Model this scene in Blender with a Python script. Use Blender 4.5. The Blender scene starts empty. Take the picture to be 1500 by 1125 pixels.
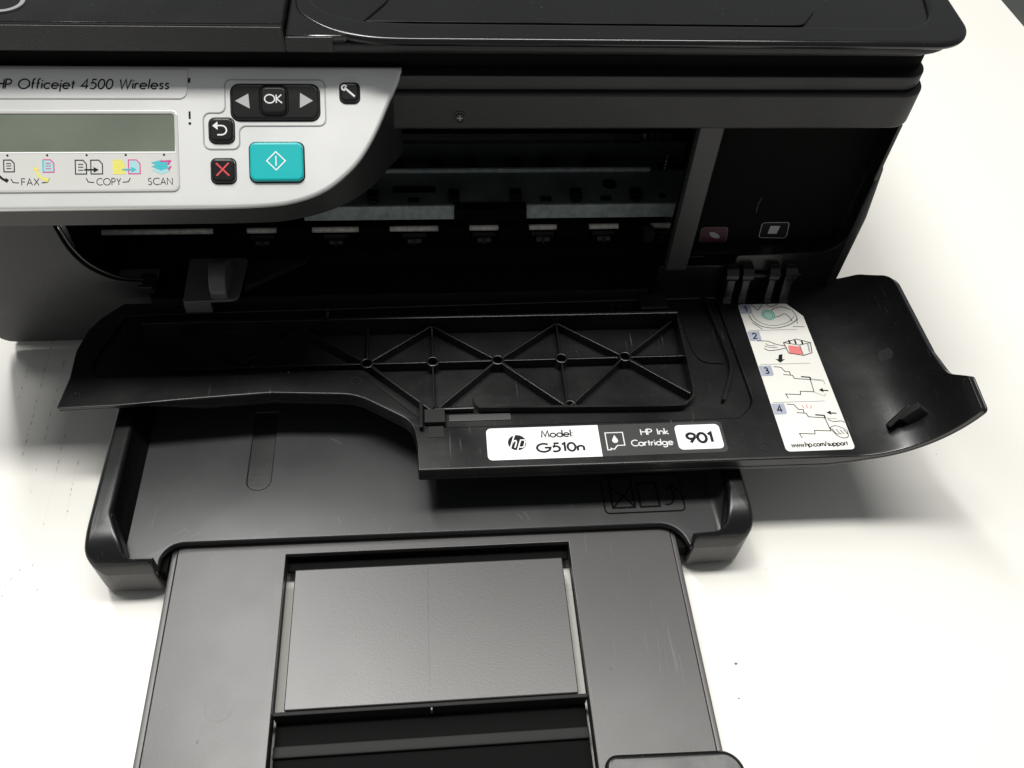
import bpy, bmesh, math, random
from mathutils import Vector, Matrix
random.seed(7)
SC = bpy.context.scene
COL = SC.collection
S = 0.001                                    # geometry below is written in millimetres

# ------------------------------------------------------------------ camera
cd = bpy.data.cameras.new("camera")
cam = bpy.data.objects.new("camera", cd); COL.objects.link(cam)
cd.sensor_width = 36.0; cd.lens = 36.0 * 1251.97 / 1500.0
cd.clip_start = 0.01; cd.clip_end = 50
right = Vector((0.99552379, -0.07847185, 0.05267409))
up = Vector((0.02872239, 0.78216998, 0.62240272))
back = Vector((-0.09004118, -0.61810378, 0.78092272))
m = Matrix((right, up, back)).transposed().to_4x4()
m.translation = Vector((0, 0, 0.360))
cam.matrix_world = m
SC.camera = cam

# ------------------------------------------------------------------ light
SC.view_settings.view_transform = 'Standard'; SC.view_settings.look = 'None'
SC.view_settings.exposure = 0.0; SC.view_settings.gamma = 1.0
w = bpy.data.worlds.new("World"); SC.world = w; w.use_nodes = True
bg = w.node_tree.nodes["Background"]
bg.inputs[0].default_value = (0.95, 0.98, 1.0, 1); bg.inputs[1].default_value = 0.20

def area(name, loc, target, sx, sy, power, color):
    l = bpy.data.lights.new(name, 'AREA'); l.shape = 'RECTANGLE'; l.size = sx; l.size_y = sy
    l.energy = power; l.color = color
    o = bpy.data.objects.new(name, l); COL.objects.link(o)
    o.location = loc
    o.rotation_euler = (Vector(target) - Vector(loc)).to_track_quat('-Z', 'Y').to_euler()
    return o
area("ceiling_tube_light", (0.0, 0.46, 1.75), (0.0, 0.28, 0.0), 1.5, 0.22, 32.0, (1.0, 0.985, 0.945))
area("far_ceiling_tube_light", (-0.50, 1.02, 1.75), (-0.30, 0.50, 0.0), 0.15, 1.25, 24.0, (1.0, 0.99, 0.97))

# ------------------------------------------------------------------ materials
def mat(name, base, rough=0.4, metal=0.0, grain=0.0, gscale=900, var=0.0, vscale=25, rvar=0.0, spec=0.5,
        dust=0.0, scuff=0.0, coat=0.0, second=None, emit=None, gstretch=None):
    m = bpy.data.materials.new(name); m.use_nodes = True
    nt = m.node_tree; b = nt.nodes["Principled BSDF"]
    b.inputs["Base Color"].default_value = (*base, 1); b.inputs["Roughness"].default_value = rough
    b.inputs["Metallic"].default_value = metal; b.inputs["Specular IOR Level"].default_value = spec
    b.inputs["Coat Weight"].default_value = coat
    N = nt.nodes.new; L = nt.links.new
    geo = N("ShaderNodeNewGeometry")
    vec = geo.outputs["Position"]
    col = None
    if var:
        n = N("ShaderNodeTexNoise"); n.inputs["Scale"].default_value = vscale; n.inputs["Detail"].default_value = 5
        L(vec, n.inputs["Vector"])
        mx = N("ShaderNodeMix"); mx.data_type = 'RGBA'
        sec = second or tuple(c * (1 - var) for c in base)
        mx.inputs[6].default_value = (*base, 1); mx.inputs[7].default_value = (*sec, 1)
        rmp = N("ShaderNodeMapRange"); rmp.inputs[1].default_value = 0.35; rmp.inputs[2].default_value = 0.68
        L(n.outputs[0], rmp.inputs[0]); L(rmp.outputs[0], mx.inputs[0]); col = mx.outputs[2]
    if dust:
        n = N("ShaderNodeTexNoise"); n.inputs["Scale"].default_value = 1100; n.inputs["Detail"].default_value = 1
        L(vec, n.inputs["Vector"])
        r = N("ShaderNodeMapRange"); r.inputs[1].default_value = 0.755; r.inputs[2].default_value = 0.80
        r.inputs[4].default_value = dust
        L(n.outputs[0], r.inputs[0])
        mx = N("ShaderNodeMix"); mx.data_type = 'RGBA'; mx.inputs[6].default_value = (*base, 1)
        if col: L(col, mx.inputs[6])
        mx.inputs[7].default_value = (0.35, 0.35, 0.33, 1); L(r.outputs[0], mx.inputs[0]); col = mx.outputs[2]
    if scuff:                                   # short handling scratches, bunched in patches
        for ang, off in ((0.6, 0.0), (-0.9, 3.7)):
            mp = N("ShaderNodeMapping"); mp.inputs[1].default_value = (off, off, 0); mp.inputs[2].default_value = (0, 0, ang); mp.inputs[3].default_value = (1, 0.04, 1)
            L(vec, mp.inputs[0])
            n = N("ShaderNodeTexNoise"); n.inputs["Scale"].default_value = 900; n.inputs["Detail"].default_value = 1; L(mp.outputs[0], n.inputs["Vector"])
            r = N("ShaderNodeMapRange"); r.inputs[1].default_value = 0.70; r.inputs[2].default_value = 0.76; L(n.outputs[0], r.inputs[0])
            n2 = N("ShaderNodeTexNoise"); n2.inputs["Scale"].default_value = 22; n2.inputs["Detail"].default_value = 3; L(mp.inputs[0].links[0].from_socket, n2.inputs["Vector"])
            r2 = N("ShaderNodeMapRange"); r2.inputs[1].default_value = 0.52; r2.inputs[2].default_value = 0.66; r2.inputs[4].default_value = scuff; L(n2.outputs[0], r2.inputs[0])
            mu = N("ShaderNodeMath"); mu.operation = 'MULTIPLY'; L(r.outputs[0], mu.inputs[0]); L(r2.outputs[0], mu.inputs[1])
            mx = N("ShaderNodeMix"); mx.data_type = 'RGBA'; mx.inputs[6].default_value = (*base, 1)
            if col: L(col, mx.inputs[6])
            mx.inputs[7].default_value = (0.14, 0.14, 0.14, 1); L(mu.outputs[0], mx.inputs[0]); col = mx.outputs[2]
    if col: L(col, b.inputs["Base Color"])
    if rvar:
        n = N("ShaderNodeTexNoise"); n.inputs["Scale"].default_value = 38; n.inputs["Detail"].default_value = 6
        L(vec, n.inputs["Vector"])
        r = N("ShaderNodeMapRange"); r.inputs[1].default_value = 0.3; r.inputs[2].default_value = 0.7
        r.inputs[3].default_value = max(rough - rvar, 0.03); r.inputs[4].default_value = rough + rvar
        L(n.outputs[0], r.inputs[0]); L(r.outputs[0], b.inputs["Roughness"])
    if grain:
        n = N("ShaderNodeTexNoise"); n.inputs["Scale"].default_value = gscale; n.inputs["Detail"].default_value = 2
        if gstretch:
            mp = N("ShaderNodeMapping"); mp.inputs[3].default_value = gstretch
            L(vec, mp.inputs[0]); L(mp.outputs[0], n.inputs["Vector"])
        else: L(vec, n.inputs["Vector"])
        bp = N("ShaderNodeBump"); bp.inputs["Strength"].default_value = grain; bp.inputs["Distance"].default_value = 0.0003
        L(n.outputs[0], bp.inputs["Height"]); L(bp.outputs[0], b.inputs["Normal"])
    if emit:
        b.inputs["Emission Color"].default_value = (*emit, 1); b.inputs["Emission Strength"].default_value = 1
    return m

M = {}
M['black'] = mat('black_plastic', (0.012, 0.012, 0.0125), 0.36, grain=0.22, gscale=1600, rvar=0.07, dust=0.25)
M['black_satin'] = mat('black_satin_plastic', (0.005, 0.005, 0.0053), 0.31, grain=0.06, gscale=420, rvar=0.06, dust=0.2, scuff=0.6)
M['black_gloss'] = mat('black_gloss_plastic', (0.006, 0.006, 0.0065), 0.17, grain=0.03, gscale=160, rvar=0.05, dust=0.12)
M['black_matte'] = mat('black_matte_plastic', (0.010, 0.010, 0.010), 0.65, grain=0.2, gscale=1500, spec=0.3)
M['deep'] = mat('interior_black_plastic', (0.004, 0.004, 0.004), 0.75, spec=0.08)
M['housing'] = mat('dark_grey_textured_plastic', (0.017, 0.017, 0.018), 0.46, grain=0.45, gscale=2000, rvar=0.04, dust=0.15)
M['tray'] = mat('tray_plastic', (0.025, 0.026, 0.027), 0.34, grain=0.10, gscale=1800, rvar=0.035, var=0.2, vscale=18, dust=0.3, scuff=0.6)
M['ext'] = mat('tray_extension_plastic', (0.050, 0.046, 0.045), 0.36, grain=0.09, gscale=2200, var=0.16, vscale=22, rvar=0.02, dust=0.1, scuff=0.35)
M['extpanel'] = mat('tray_panel_grained_plastic', (0.052, 0.049, 0.048), 0.35, grain=0.08, gscale=1150, var=0.08, vscale=16, rvar=0.008)
M['silver'] = mat('silver_paint', (0.76, 0.76, 0.75), 0.34, metal=0.4, grain=0.10, gscale=3000, rvar=0.03)
M['silver_trim'] = mat('silver_raised_line', (0.42, 0.42, 0.41), 0.35, metal=0.6)
M['window'] = mat('window_bezel_plastic', (0.62, 0.62, 0.60), 0.3, metal=0.3, rvar=0.03)
M['lcd'] = mat('lcd_glass', (0.17, 0.195, 0.155), 0.14, var=0.18, vscale=30)
M['button'] = mat('black_rubber_button', (0.005, 0.005, 0.005), 0.33, spec=0.35, grain=0.05, rvar=0.04)
M['teal'] = mat('teal_button_plastic', (0.0, 0.42, 0.43), 0.38, var=0.08, rvar=0.03)
M['platen'] = mat('platen_dark_green_plastic', (0.13, 0.165, 0.155), 0.5, rvar=0.1, var=0.35, vscale=60)
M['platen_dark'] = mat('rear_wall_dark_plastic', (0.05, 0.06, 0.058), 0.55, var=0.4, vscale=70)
M['platen_edge'] = mat('platen_teal_edge', (0.48, 0.55, 0.53), 0.55, var=0.35, vscale=240)
M['grey_part'] = mat('grey_inner_plastic', (0.036, 0.036, 0.036), 0.45, grain=0.1)
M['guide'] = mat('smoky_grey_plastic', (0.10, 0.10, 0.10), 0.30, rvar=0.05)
M['steel'] = mat('steel', (0.55, 0.54, 0.52), 0.28, metal=1.0, rvar=0.1)
M['shaft'] = mat('pale_roller_shaft', (0.85, 0.80, 0.72), 0.35, var=0.3, vscale=400)
M['paper'] = mat('white_sticker', (0.80, 0.79, 0.74), 0.30, var=0.05, vscale=40)
M['scuff'] = mat('faint_scuff', (0.10, 0.095, 0.092), 0.5)
M['card'] = mat('grey_white_card', (0.60, 0.60, 0.575), 0.3, var=0.04, vscale=40)
M['mark_faint'] = mat('faint_crease_mark', (0.74, 0.73, 0.69), 0.6)
M['paper_white'] = mat('bright_white_sticker', (0.86, 0.87, 0.87), 0.30)
M['ink'] = mat('black_ink', (0.012, 0.012, 0.013), 0.6, spec=0.15)
M['skirt'] = mat('charcoal_underside_plastic', (0.014, 0.014, 0.0145), 0.42, grain=0.3, gscale=2000)
M['ink_grey'] = mat('grey_ink', (0.30, 0.31, 0.33), 0.45)
M['ink_faint'] = mat('pale_grey_ink', (0.42, 0.42, 0.42), 0.45)
M['lilac'] = mat('lilac_ink', (0.36, 0.385, 0.47), 0.45)
M['label_dark'] = mat('charcoal_sticker', (0.030, 0.030, 0.031), 0.42)
M['white_ink'] = mat('white_ink', (0.72, 0.72, 0.72), 0.4)
M['red_ink'] = mat('red_ink', (0.62, 0.05, 0.06), 0.45)
M['red_soft'] = mat('coral_ink', (0.75, 0.20, 0.20), 0.45)
M['mint'] = mat('mint_ink', (0.45, 0.66, 0.58), 0.45)
M['tealink'] = mat('teal_ink', (0.10, 0.42, 0.38), 0.45)
M['cyan'] = mat('cyan_ink', (0.05, 0.45, 0.52), 0.45)
M['cyan_pale'] = mat('pale_cyan_ink', (0.35, 0.60, 0.62), 0.45)
M['magenta'] = mat('magenta_ink', (0.62, 0.03, 0.25), 0.45)
M['yellow'] = mat('yellow_ink', (0.72, 0.66, 0.15), 0.45)
M['arrow_grey'] = mat('arrow_grey_print', (0.42, 0.42, 0.42), 0.4)
M['maroon'] = mat('maroon_sticker', (0.055, 0.012, 0.022), 0.5)
M['maroon_line'] = mat('dull_pink_print', (0.16, 0.09, 0.11), 0.5)
M['grey_sticker'] = mat('grey_sticker', (0.20, 0.20, 0.20), 0.5)
M['table'] = mat('white_table_laminate', (0.77, 0.755, 0.71), 0.42, grain=0.05, gscale=700, var=0.03, vscale=7)
M['mark'] = mat('grey_dotted_mark', (0.40, 0.39, 0.34), 0.7)
M['speck'] = mat('dark_speck', (0.16, 0.16, 0.16), 0.8)
M['floor'] = mat('grey_floor_tile', (0.20, 0.21, 0.20), 0.5, var=0.3, vscale=6)

# ------------------------------------------------------------------ frames: (u, v, n) -> world millimetres
class Frame:
    def __init__(s, O, U, V):
        s.O = Vector(O); s.U = Vector(U).normalized(); s.V = Vector(V).normalized(); s.N = s.U.cross(s.V)
    def __call__(s, u, v, n=0.0): return s.O + s.U * u + s.V * v + s.N * n
WZ = Frame((0, 0, 0), (1, 0, 0), (0, 1, 0))              # u=x v=y n=z
def FY(y): return Frame((0, y, 0), (1, 0, 0), (0, 0, 1))  # u=x v=z n=-y (towards the viewer)
def FX(x): return Frame((x, 0, 0), (0, 1, 0), (0, 0, 1))  # u=y v=z n=+x
TILT = math.radians(38.5)
PF = Frame((0, 303, 173), (1, 0, 0), (0, math.cos(TILT), math.sin(TILT)))   # control panel

# ------------------------------------------------------------------ geometry pieces: (verts, faces, material key)
def rounded(pts, r, seg=6):
    out = []; n = len(pts)
    for i in range(n):
        p = Vector(pts[i][:2]); a = Vector(pts[i - 1][:2]); b = Vector(pts[(i + 1) % n][:2])
        rr = pts[i][2] if len(pts[i]) > 2 else r
        d1 = a - p; d2 = b - p
        if rr <= 0 or d1.length < 1e-6 or d2.length < 1e-6: out.append(tuple(p)); continue
        ang = d1.angle(d2); t = rr / math.tan(ang / 2) if ang > 0.02 else 0
        t = min(t, d1.length * .49, d2.length * .49); rr = t * math.tan(ang / 2)
        if ang > 3.1 or rr < 1e-3: out.append(tuple(p)); continue
        p1 = p + d1.normalized() * t; p2 = p + d2.normalized() * t
        c = p + (d1.normalized() + d2.normalized()).normalized() * (rr / math.sin(ang / 2))
        a1 = math.atan2(p1.y - c.y, p1.x - c.x); a2 = math.atan2(p2.y - c.y, p2.x - c.x)
        da = (a2 - a1 + math.pi) % (2 * math.pi) - math.pi
        for k in range(seg + 1):
            q = a1 + da * k / seg; out.append((c.x + rr * math.cos(q), c.y + rr * math.sin(q)))
    return out
def rect(x0, y0, x1, y1, r=0, seg=6): 
    p = [(x0, y0), (x1, y0), (x1, y1), (x0, y1)]
    return rounded(p, r, seg) if r else p
def circle(cx, cy, r, n=20, ry=None, a0=0): 
    return [(cx + r * math.cos(a0 + 2 * math.pi * k / n), cy + (ry or r) * math.sin(a0 + 2 * math.pi * k / n)) for k in range(n)]

def plate(outer, holes=(), n0=0, n1=1, bev=0.3, F=WZ, m='black', warp=None, cuts=(), bres=1):
    cu = bpy.data.curves.new('t', 'CURVE'); cu.dimensions = '2D'; cu.fill_mode = 'BOTH'
    for loop in [outer] + list(holes):
        sp = cu.splines.new('POLY'); sp.points.add(len(loop) - 1)
        for i, p in enumerate(loop): sp.points[i].co = (p[0], p[1], 0, 1)
        sp.use_cyclic_u = True
    h = (n1 - n0) / 2; bev = min(bev, h * .98)
    cu.extrude = h - bev; cu.bevel_depth = bev; cu.bevel_resolution = bres; cu.offset = -bev
    o = bpy.data.objects.new('t', cu); COL.objects.link(o)
    dg = bpy.context.evaluated_depsgraph_get()
    me = bpy.data.meshes.new_from_object(o.evaluated_get(dg))
    bm = bmesh.new(); bm.from_mesh(me)
    bmesh.ops.remove_doubles(bm, verts=bm.verts, dist=0.002)
    for c in cuts:
        bmesh.ops.bisect_plane(bm, geom=bm.verts[:] + bm.edges[:] + bm.faces[:], plane_co=c[0], plane_no=c[1])
    bmesh.ops.recalc_face_normals(bm, faces=bm.faces)
    zc = (n0 + n1) / 2
    vs = []
    for i, v in enumerate(bm.verts):
        v.index = i; q = (v.co.x, v.co.y, v.co.z + zc)
        if warp: q = warp(*q)
        vs.append(F(*q))
    fs = [[v.index for v in f.verts] for f in bm.faces]
    bm.free(); bpy.data.objects.remove(o); bpy.data.curves.remove(cu); bpy.data.meshes.remove(me)
    return (vs, fs, m)

def box(x0, y0, z0, x1, y1, z1, bev=0.3, m='black', F=WZ):
    return plate([(x0, y0), (x1, y0), (x1, y1), (x0, y1)], (), z0, z1, bev, F, m)

def sheet(poly, n=0.0, F=WZ, m='ink', warp=None):
    """flat print: one face"""
    return ([F(*(warp(p[0], p[1], n) if warp else (p[0], p[1], n))) for p in poly], [list(range(len(poly)))], m)

def ribbon(pts, w, n=0.0, F=WZ, m='ink', closed=False, h=0.0):
    """a printed stroke of width w; with h > 0 a raised bar"""
    P = [Vector(p) for p in pts]; k = len(P); L = []; R = []
    for i in range(k):
        a = P[i - 1] if (i > 0 or closed) else None; b = P[(i + 1) % k] if (i < k - 1 or closed) else None
        d1 = (P[i] - a).normalized() if a is not None and (P[i] - a).length > 1e-9 else None
        d2 = (b - P[i]).normalized() if b is not None and (b - P[i]).length > 1e-9 else None
        d = (d1 or d2 or Vector((1, 0))) if not (d1 and d2) else (d1 + d2)
        if d.length < 1e-3: d = d2
        d = d.normalized(); nn = Vector((-d.y, d.x)); s = 1.0
        if d1 and d2: s = 1 / max(0.45, abs(nn.dot(Vector((-d2.y, d2.x)))))
        L.append(P[i] + nn * w / 2 * s); R.append(P[i] - nn * w / 2 * s)
    vs = []; fs = []
    lv = [0] if h == 0 else [0, h]
    for z in lv:
        vs += [F(p.x, p.y, n + z) for p in L] + [F(p.x, p.y, n + z) for p in R]
    top = 0 if h == 0 else 2 * k
    rng = range(k if closed else k - 1)
    for i in rng:
        j = (i + 1) % k
        fs.append([top + k + i, top + k + j, top + j, top + i])
        if h:
            fs.append([i, j, 2 * k + j, 2 * k + i][::-1]); fs.append([k + i, k + j, 3 * k + j, 3 * k + i])
    if h and not closed:
        fs.append([0, 2 * k, 3 * k, k]); fs.append([k - 1, 2 * k - 1, 4 * k - 1, 3 * k - 1])
    return (vs, fs, m)

def arc(cx, cy, rx, ry, a0, a1, n=10):
    return [(cx + rx * math.cos(math.radians(a0 + (a1 - a0) * k / n)), cy + ry * math.sin(math.radians(a0 + (a1 - a0) * k / n))) for k in range(n + 1)]

def tube(p0, p1, r, m='steel', seg=12, r1=None, cap=True):
    p0 = Vector(p0); p1 = Vector(p1); d = (p1 - p0).normalized()
    a = d.orthogonal().normalized(); b = d.cross(a); vs = []; r1 = r if r1 is None else r1
    for p, rr in ((p0, r), (p1, r1)):
        for k in range(seg):
            t = 2 * math.pi * k / seg; vs.append(p + (a * math.cos(t) + b * math.sin(t)) * rr)
    fs = [[k, (k + 1) % seg, seg + (k + 1) % seg, seg + k] for k in range(seg)]
    if cap: fs += [list(range(seg))[::-1], list(range(seg, 2 * seg))]
    return (vs, fs, m)

# ---- a small geometric stroke alphabet (cap height 1)
def A(*a): return arc(*a)
G = {
 'A': (.66, [[(0,0),(.33,1),(.66,0)],[(.12,.34),(.54,.34)]]), 'C': (.74, [A(.48,.5,.48,.5,48,312,16)]),
 'F': (.44, [[(0,0),(0,1),(.42,1)],[(0,.52),(.4,.52)]]), 'G': (.94, [A(.48,.5,.48,.5,48,360,18)+[(.55,.5)]]),
 'H': (.62, [[(0,0),(0,1)],[(.62,0),(.62,1)],[(0,.53),(.62,.53)]]), 'I': (.06, [[(.03,0),(.03,1)]]),
 'K': (.56, [[(0,0),(0,1)],[(.5,1),(.04,.5),(.56,0)]]), 'M': (.84, [[(0,0),(.12,1),(.42,.15),(.72,1),(.84,0)]]),
 'N': (.66, [[(0,0),(0,1),(.66,0),(.66,1)]]), 'O': (.98, [A(.49,.5,.49,.5,0,360,22)]),
 'P': (.50, [[(0,0),(0,1),(.22,1)]+A(.22,.73,.26,.27,90,-90,8)+[(0,.46)]]),
 'S': (.46, [A(.24,.75,.2,.25,30,270,9)+A(.22,.25,.23,.25,90,-150,9)]), 'W': (1.0, [[(0,1),(.25,0),(.5,1),(.75,0),(1,1)]]),
 'X': (.6, [[(0,0),(.6,1)],[(0,1),(.6,0)]]), 'Y': (.56, [[(0,1),(.28,.48),(.56,1)],[(.28,.48),(.28,0)]]),
 'a': (.62, [A(.3,.3,.3,.3,0,360,14),[(.61,0),(.61,.6)]]), 'c': (.5, [A(.3,.3,.3,.3,45,315,10)]),
 'd': (.62, [A(.3,.3,.3,.3,0,360,14),[(.61,0),(.61,1.06)]]), 'e': (.6, [[(.02,.3),(.6,.3)]+A(.3,.3,.3,.3,0,318,13)]),
 'f': (.28, [[(.1,0),(.1,.85)]+A(.27,.85,.17,.2,180,80,5),[(0,.58),(.26,.58)]]),
 'g': (.62, [A(.3,.3,.3,.3,0,360,14),[(.61,.6),(.61,-.1)]+A(.31,-.1,.3,.25,0,-150,7)]),
 'h': (.46, [[(0,0),(0,1.06)],A(.22,.36,.22,.24,180,0,8)+[(.44,0)]]), 'i': (.06, [[(.03,0),(.03,.6)],[(.03,.79),(.03,.91)]]),
 'j': (.06, [[(.03,-.32),(.03,.6)],[(.03,.79),(.03,.91)]]), 'k': (.42, [[(0,0),(0,1.06)],[(.36,.6),(.04,.3),(.42,0)]]),
 'l': (.06, [[(.03,0),(.03,1.06)]]), 'm': (.74, [[(0,0),(0,.6)],A(.18,.4,.18,.2,180,0,7)+[(.36,0)],A(.55,.4,.18,.2,180,0,7)+[(.73,0)]]),
 'n': (.46, [[(0,0),(0,.6)],A(.22,.36,.22,.24,180,0,8)+[(.44,0)]]), 'o': (.6, [A(.3,.3,.3,.3,0,360,14)]),
 'p': (.62, [[(0,-.34),(0,.6)],A(.31,.3,.3,.3,0,360,14)]), 'r': (.28, [[(0,0),(0,.6)],A(.2,.38,.2,.2,180,60,5)]),
 's': (.34, [A(.17,.45,.13,.15,20,270,7)+A(.16,.15,.16,.15,90,-150,7)]), 't': (.26, [[(.12,0),(.12,.86)],[(0,.58),(.26,.58)]]),
 'u': (.46, [[(0,.6)]+A(.22,.24,.22,.24,180,360,8)+[(.44,.6)]]), 'w': (.72, [[(0,.6),(.18,0),(.36,.6),(.54,0),(.72,.6)]]),
 '0': (.56, [A(.28,.5,.28,.5,0,360,18)]), '1': (.24, [[(0,.84),(.2,1),(.2,0)]]),
 '2': (.54, [A(.27,.72,.25,.28,170,-35,9)+[(0,.03),(.54,.03)]]), '3': (.5, [A(.24,.75,.21,.25,150,-90,8)+A(.24,.26,.25,.26,90,-150,9)]),
 '4': (.6, [[(.44,0),(.44,1),(0,.27),(.6,.27)]]), '5': (.54, [[(.5,1),(.17,1),(.09,.6)]+A(.22,.32,.31,.33,115,-130,11)]),
 '9': (.56, [A(.28,.7,.27,.3,0,360,14),[(.53,.6),(.2,0)]]), ':': (.08, [[(.04,0),(.04,.12)],[(.04,.48),(.04,.6)]]),
 '.': (.08, [[(.04,0),(.04,.12)]]), '/': (.4, [[(0,-.1),(.4,1.06)]]), '!': (.1, [[(.05,.32),(.05,1)],[(.05,0),(.05,.13)]]),
 ' ': (.30, []),
}
def text(s, u, v, cap, F, n=0.08, m='ink', wt=0.13, slant=0.0, gap=0.20, width=None, align='l', rot=0.0, vs=1.0):
    tot = sum(G[c][0] + gap for c in s) - gap
    kx = (width / (tot * cap)) if width else 1.0
    x = 0 if align == 'l' else (-tot * cap * kx if align == 'r' else -tot * cap * kx / 2)
    out = []; cr, sr = math.cos(rot), math.sin(rot)
    for ch in s:
        adv, st = G[ch]
        for k, line in enumerate(st):
            pts = []
            for px, py in line:
                X = x + (px + slant * py) * cap * kx; Y = py * cap * vs
                pts.append((u + X * cr - Y * sr, v + X * sr + Y * cr))
            out.append(ribbon(pts, wt * cap, n + (k % 3) * 0.012, F, m))
        x += (adv + gap) * cap * kx
    return out
def curve_pts(pts, n=6):
    """Catmull-Rom through the points, for hand-drawn lines"""
    P = [Vector(p) for p in pts]; out = []
    for i in range(len(P) - 1):
        p0 = P[max(i - 1, 0)]; p1 = P[i]; p2 = P[i + 1]; p3 = P[min(i + 2, len(P) - 1)]
        for k in range(n):
            t = k / n
            q = 0.5 * ((2 * p1) + (p2 - p0) * t + (2 * p0 - 5 * p1 + 4 * p2 - p3) * t * t + (3 * p1 - p0 - 3 * p2 + p3) * t ** 3)
            out.append((q.x, q.y))
    out.append(tuple(P[-1])); return out

# ------------------------------------------------------------------ objects
WPOS = {}
def link(o, parent, centre):
    COL.objects.link(o); WPOS[o.name] = Vector(centre)
    if parent is not None:
        o.parent = parent; o.location = (Vector(centre) - WPOS[parent.name]) * S
    else: o.location = Vector(centre) * S
    return o
def part(name, parent, pieces, smooth=35, centre=None):
    if isinstance(pieces, tuple): pieces = [pieces]
    allv = [v for p in pieces for v in p[0]]
    if centre is None:
        lo = Vector([min(v[i] for v in allv) for i in range(3)]); hi = Vector([max(v[i] for v in allv) for i in range(3)])
        centre = (lo + hi) / 2
    centre = Vector(centre)
    me = bpy.data.meshes.new(name); keys = []
    vs = []; fs = []; mi = []; b = 0
    for pv, pf, pm in pieces:
        if pm not in keys: keys.append(pm)
        vs += [tuple((v - centre) * S) for v in pv]
        for f in pf: fs.append([i + b for i in f]); mi.append(keys.index(pm))
        b += len(pv)
    me.from_pydata(vs, [], fs); me.update()
    for k in keys: me.materials.append(M[k])
    me.polygons.foreach_set('material_index', mi)
    if smooth:
        me.shade_smooth(); me.set_sharp_from_angle(angle=math.radians(smooth))
    o = bpy.data.objects.new(name, me)
    link(o, parent, centre)
    if smooth:
        wn = o.modifiers.new('wn', 'WEIGHTED_NORMAL'); wn.keep_sharp = True
    return o
def thing(name, loc, label, cat):
    o = bpy.data.objects.new(name, None); link(o, None, loc); o['label'] = label; o['category'] = cat; return o
def clone(o, d):
    c = o.copy(); COL.objects.link(c); c.location = o.location + Vector(d) * S
    WPOS[c.name] = WPOS[o.name] + Vector(d); return c

# ================================================================== table and floor
table = thing('table', (0, 300, 0), 'white laminate table top under the black printer, overlit at the right', 'table')
part('table_top', table, box(-900, -500, -24, 515, 1150, 0, 1.5, 'table'))
for x, y in ((-840, -440), (455, -440), (-840, 1090), (455, 1090)):
    part('leg', table, box(x - 25, y - 25, -740, x + 25, y + 25, -24.3, 2, 'grey_part'))
marks = []
for x, y0, y1 in ((-213, 285, 330), (-204, 245, 330), (-195.5, 225, 330), (-186, 205, 262), (-177, 212, 246)):
    y = y0; path = []
    while y < y1:
        xx = x + (y - 300) * -0.05 + random.uniform(-.25, .25); path.append((xx, y))
        if random.random() < .4: marks.append(ribbon([(xx, y), (xx + random.uniform(-.25, .25), y + random.uniform(.8, 3.0))], random.uniform(.2, .5), .07, WZ, 'mark'))
        y += random.uniform(2.2, 5.5)
    marks.append(ribbon(path, .5, .05, WZ, 'mark_faint'))
for x, y in ((-186, 188), (-188.5, 184), (-190, 176), (-181, 190), (-176, 178)): marks.append(ribbon([(x, y), (x - .4, y - 1.2)], .4, .07, WZ, 'mark'))
o = part('dotted_mark', table, marks, 0); o['kind'] = 'stuff'
sp = []
for x, y, r in ((126.6, 126.7, .75), (124.2, 111.9, .45), (152, 170, .25), (190, 120, .22), (-150, 160, .25), (-190, 180, .3), (170, 60, .25), (205, 150, .2), (260, 230, .3), (230, 205, .2)):
    sp.append(plate(circle(x, y, r, 9, r * .7), (), 0.02, .35 * min(1, r), .1, WZ, 'speck'))
o = part('dust_speck', table, sp, 0); o['kind'] = 'stuff'
fl = part('floor', None, ([Vector(v) for v in ((-4000, -4000, -740), (4000, -4000, -740), (4000, 5000, -740), (-4000, 5000, -740))], [[0, 1, 2, 3]], 'floor'), 0)
fl['kind'] = 'structure'

# ================================================================== printer
printer = thing('printer', (0, 430, 0), 'black multifunction inkjet printer with silver control panel and ink access door hanging open', 'printer')

# ---------------- main housing
arch = [(-140.6, 61.2), (-152.4, 64.2), (-161, 72.4), (-165.4, 82.7), (-166.2, 96), (-167, 150)]
archs = [tuple(p) for p in curve_pts([(-138, 61), (-146, 62), (-152.8, 64.6), (-160.5, 71.8), (-165, 82.7), (-166.4, 96)], 5)] + [(-167, 150)]
tiltF = lambda x, z, n: (x, z, n - max(0, (62 - z)) * 0.20)       # housing leans back towards its foot
Fh = FY(305)
main = []
left_front = [(-225.5, 9, 7), (-138, 9, 0)] + archs[:1] + archs[1:] + [(-225.5, 150, 0)]
left_front = rounded([(p[0], p[1], p[2] if len(p) > 2 else 0) for p in left_front], 0)
main.append(plate(left_front, (), -3, 0, 0.5, Fh, 'housing', warp=tiltF, cuts=[((0, 62, 0), (0, 1, 0)), ((0, 40, 0), (0, 1, 0))]))
main.append(box(-224.6, 322, 4, -222, 640, 186, 1, 'housing'))
main.append(box(-222, 636, 12, 206, 640, 166, 1, 'black'))
main.append(box(-138, 316, 9, 200, 320, 40, .5, 'black_matte'))
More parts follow.
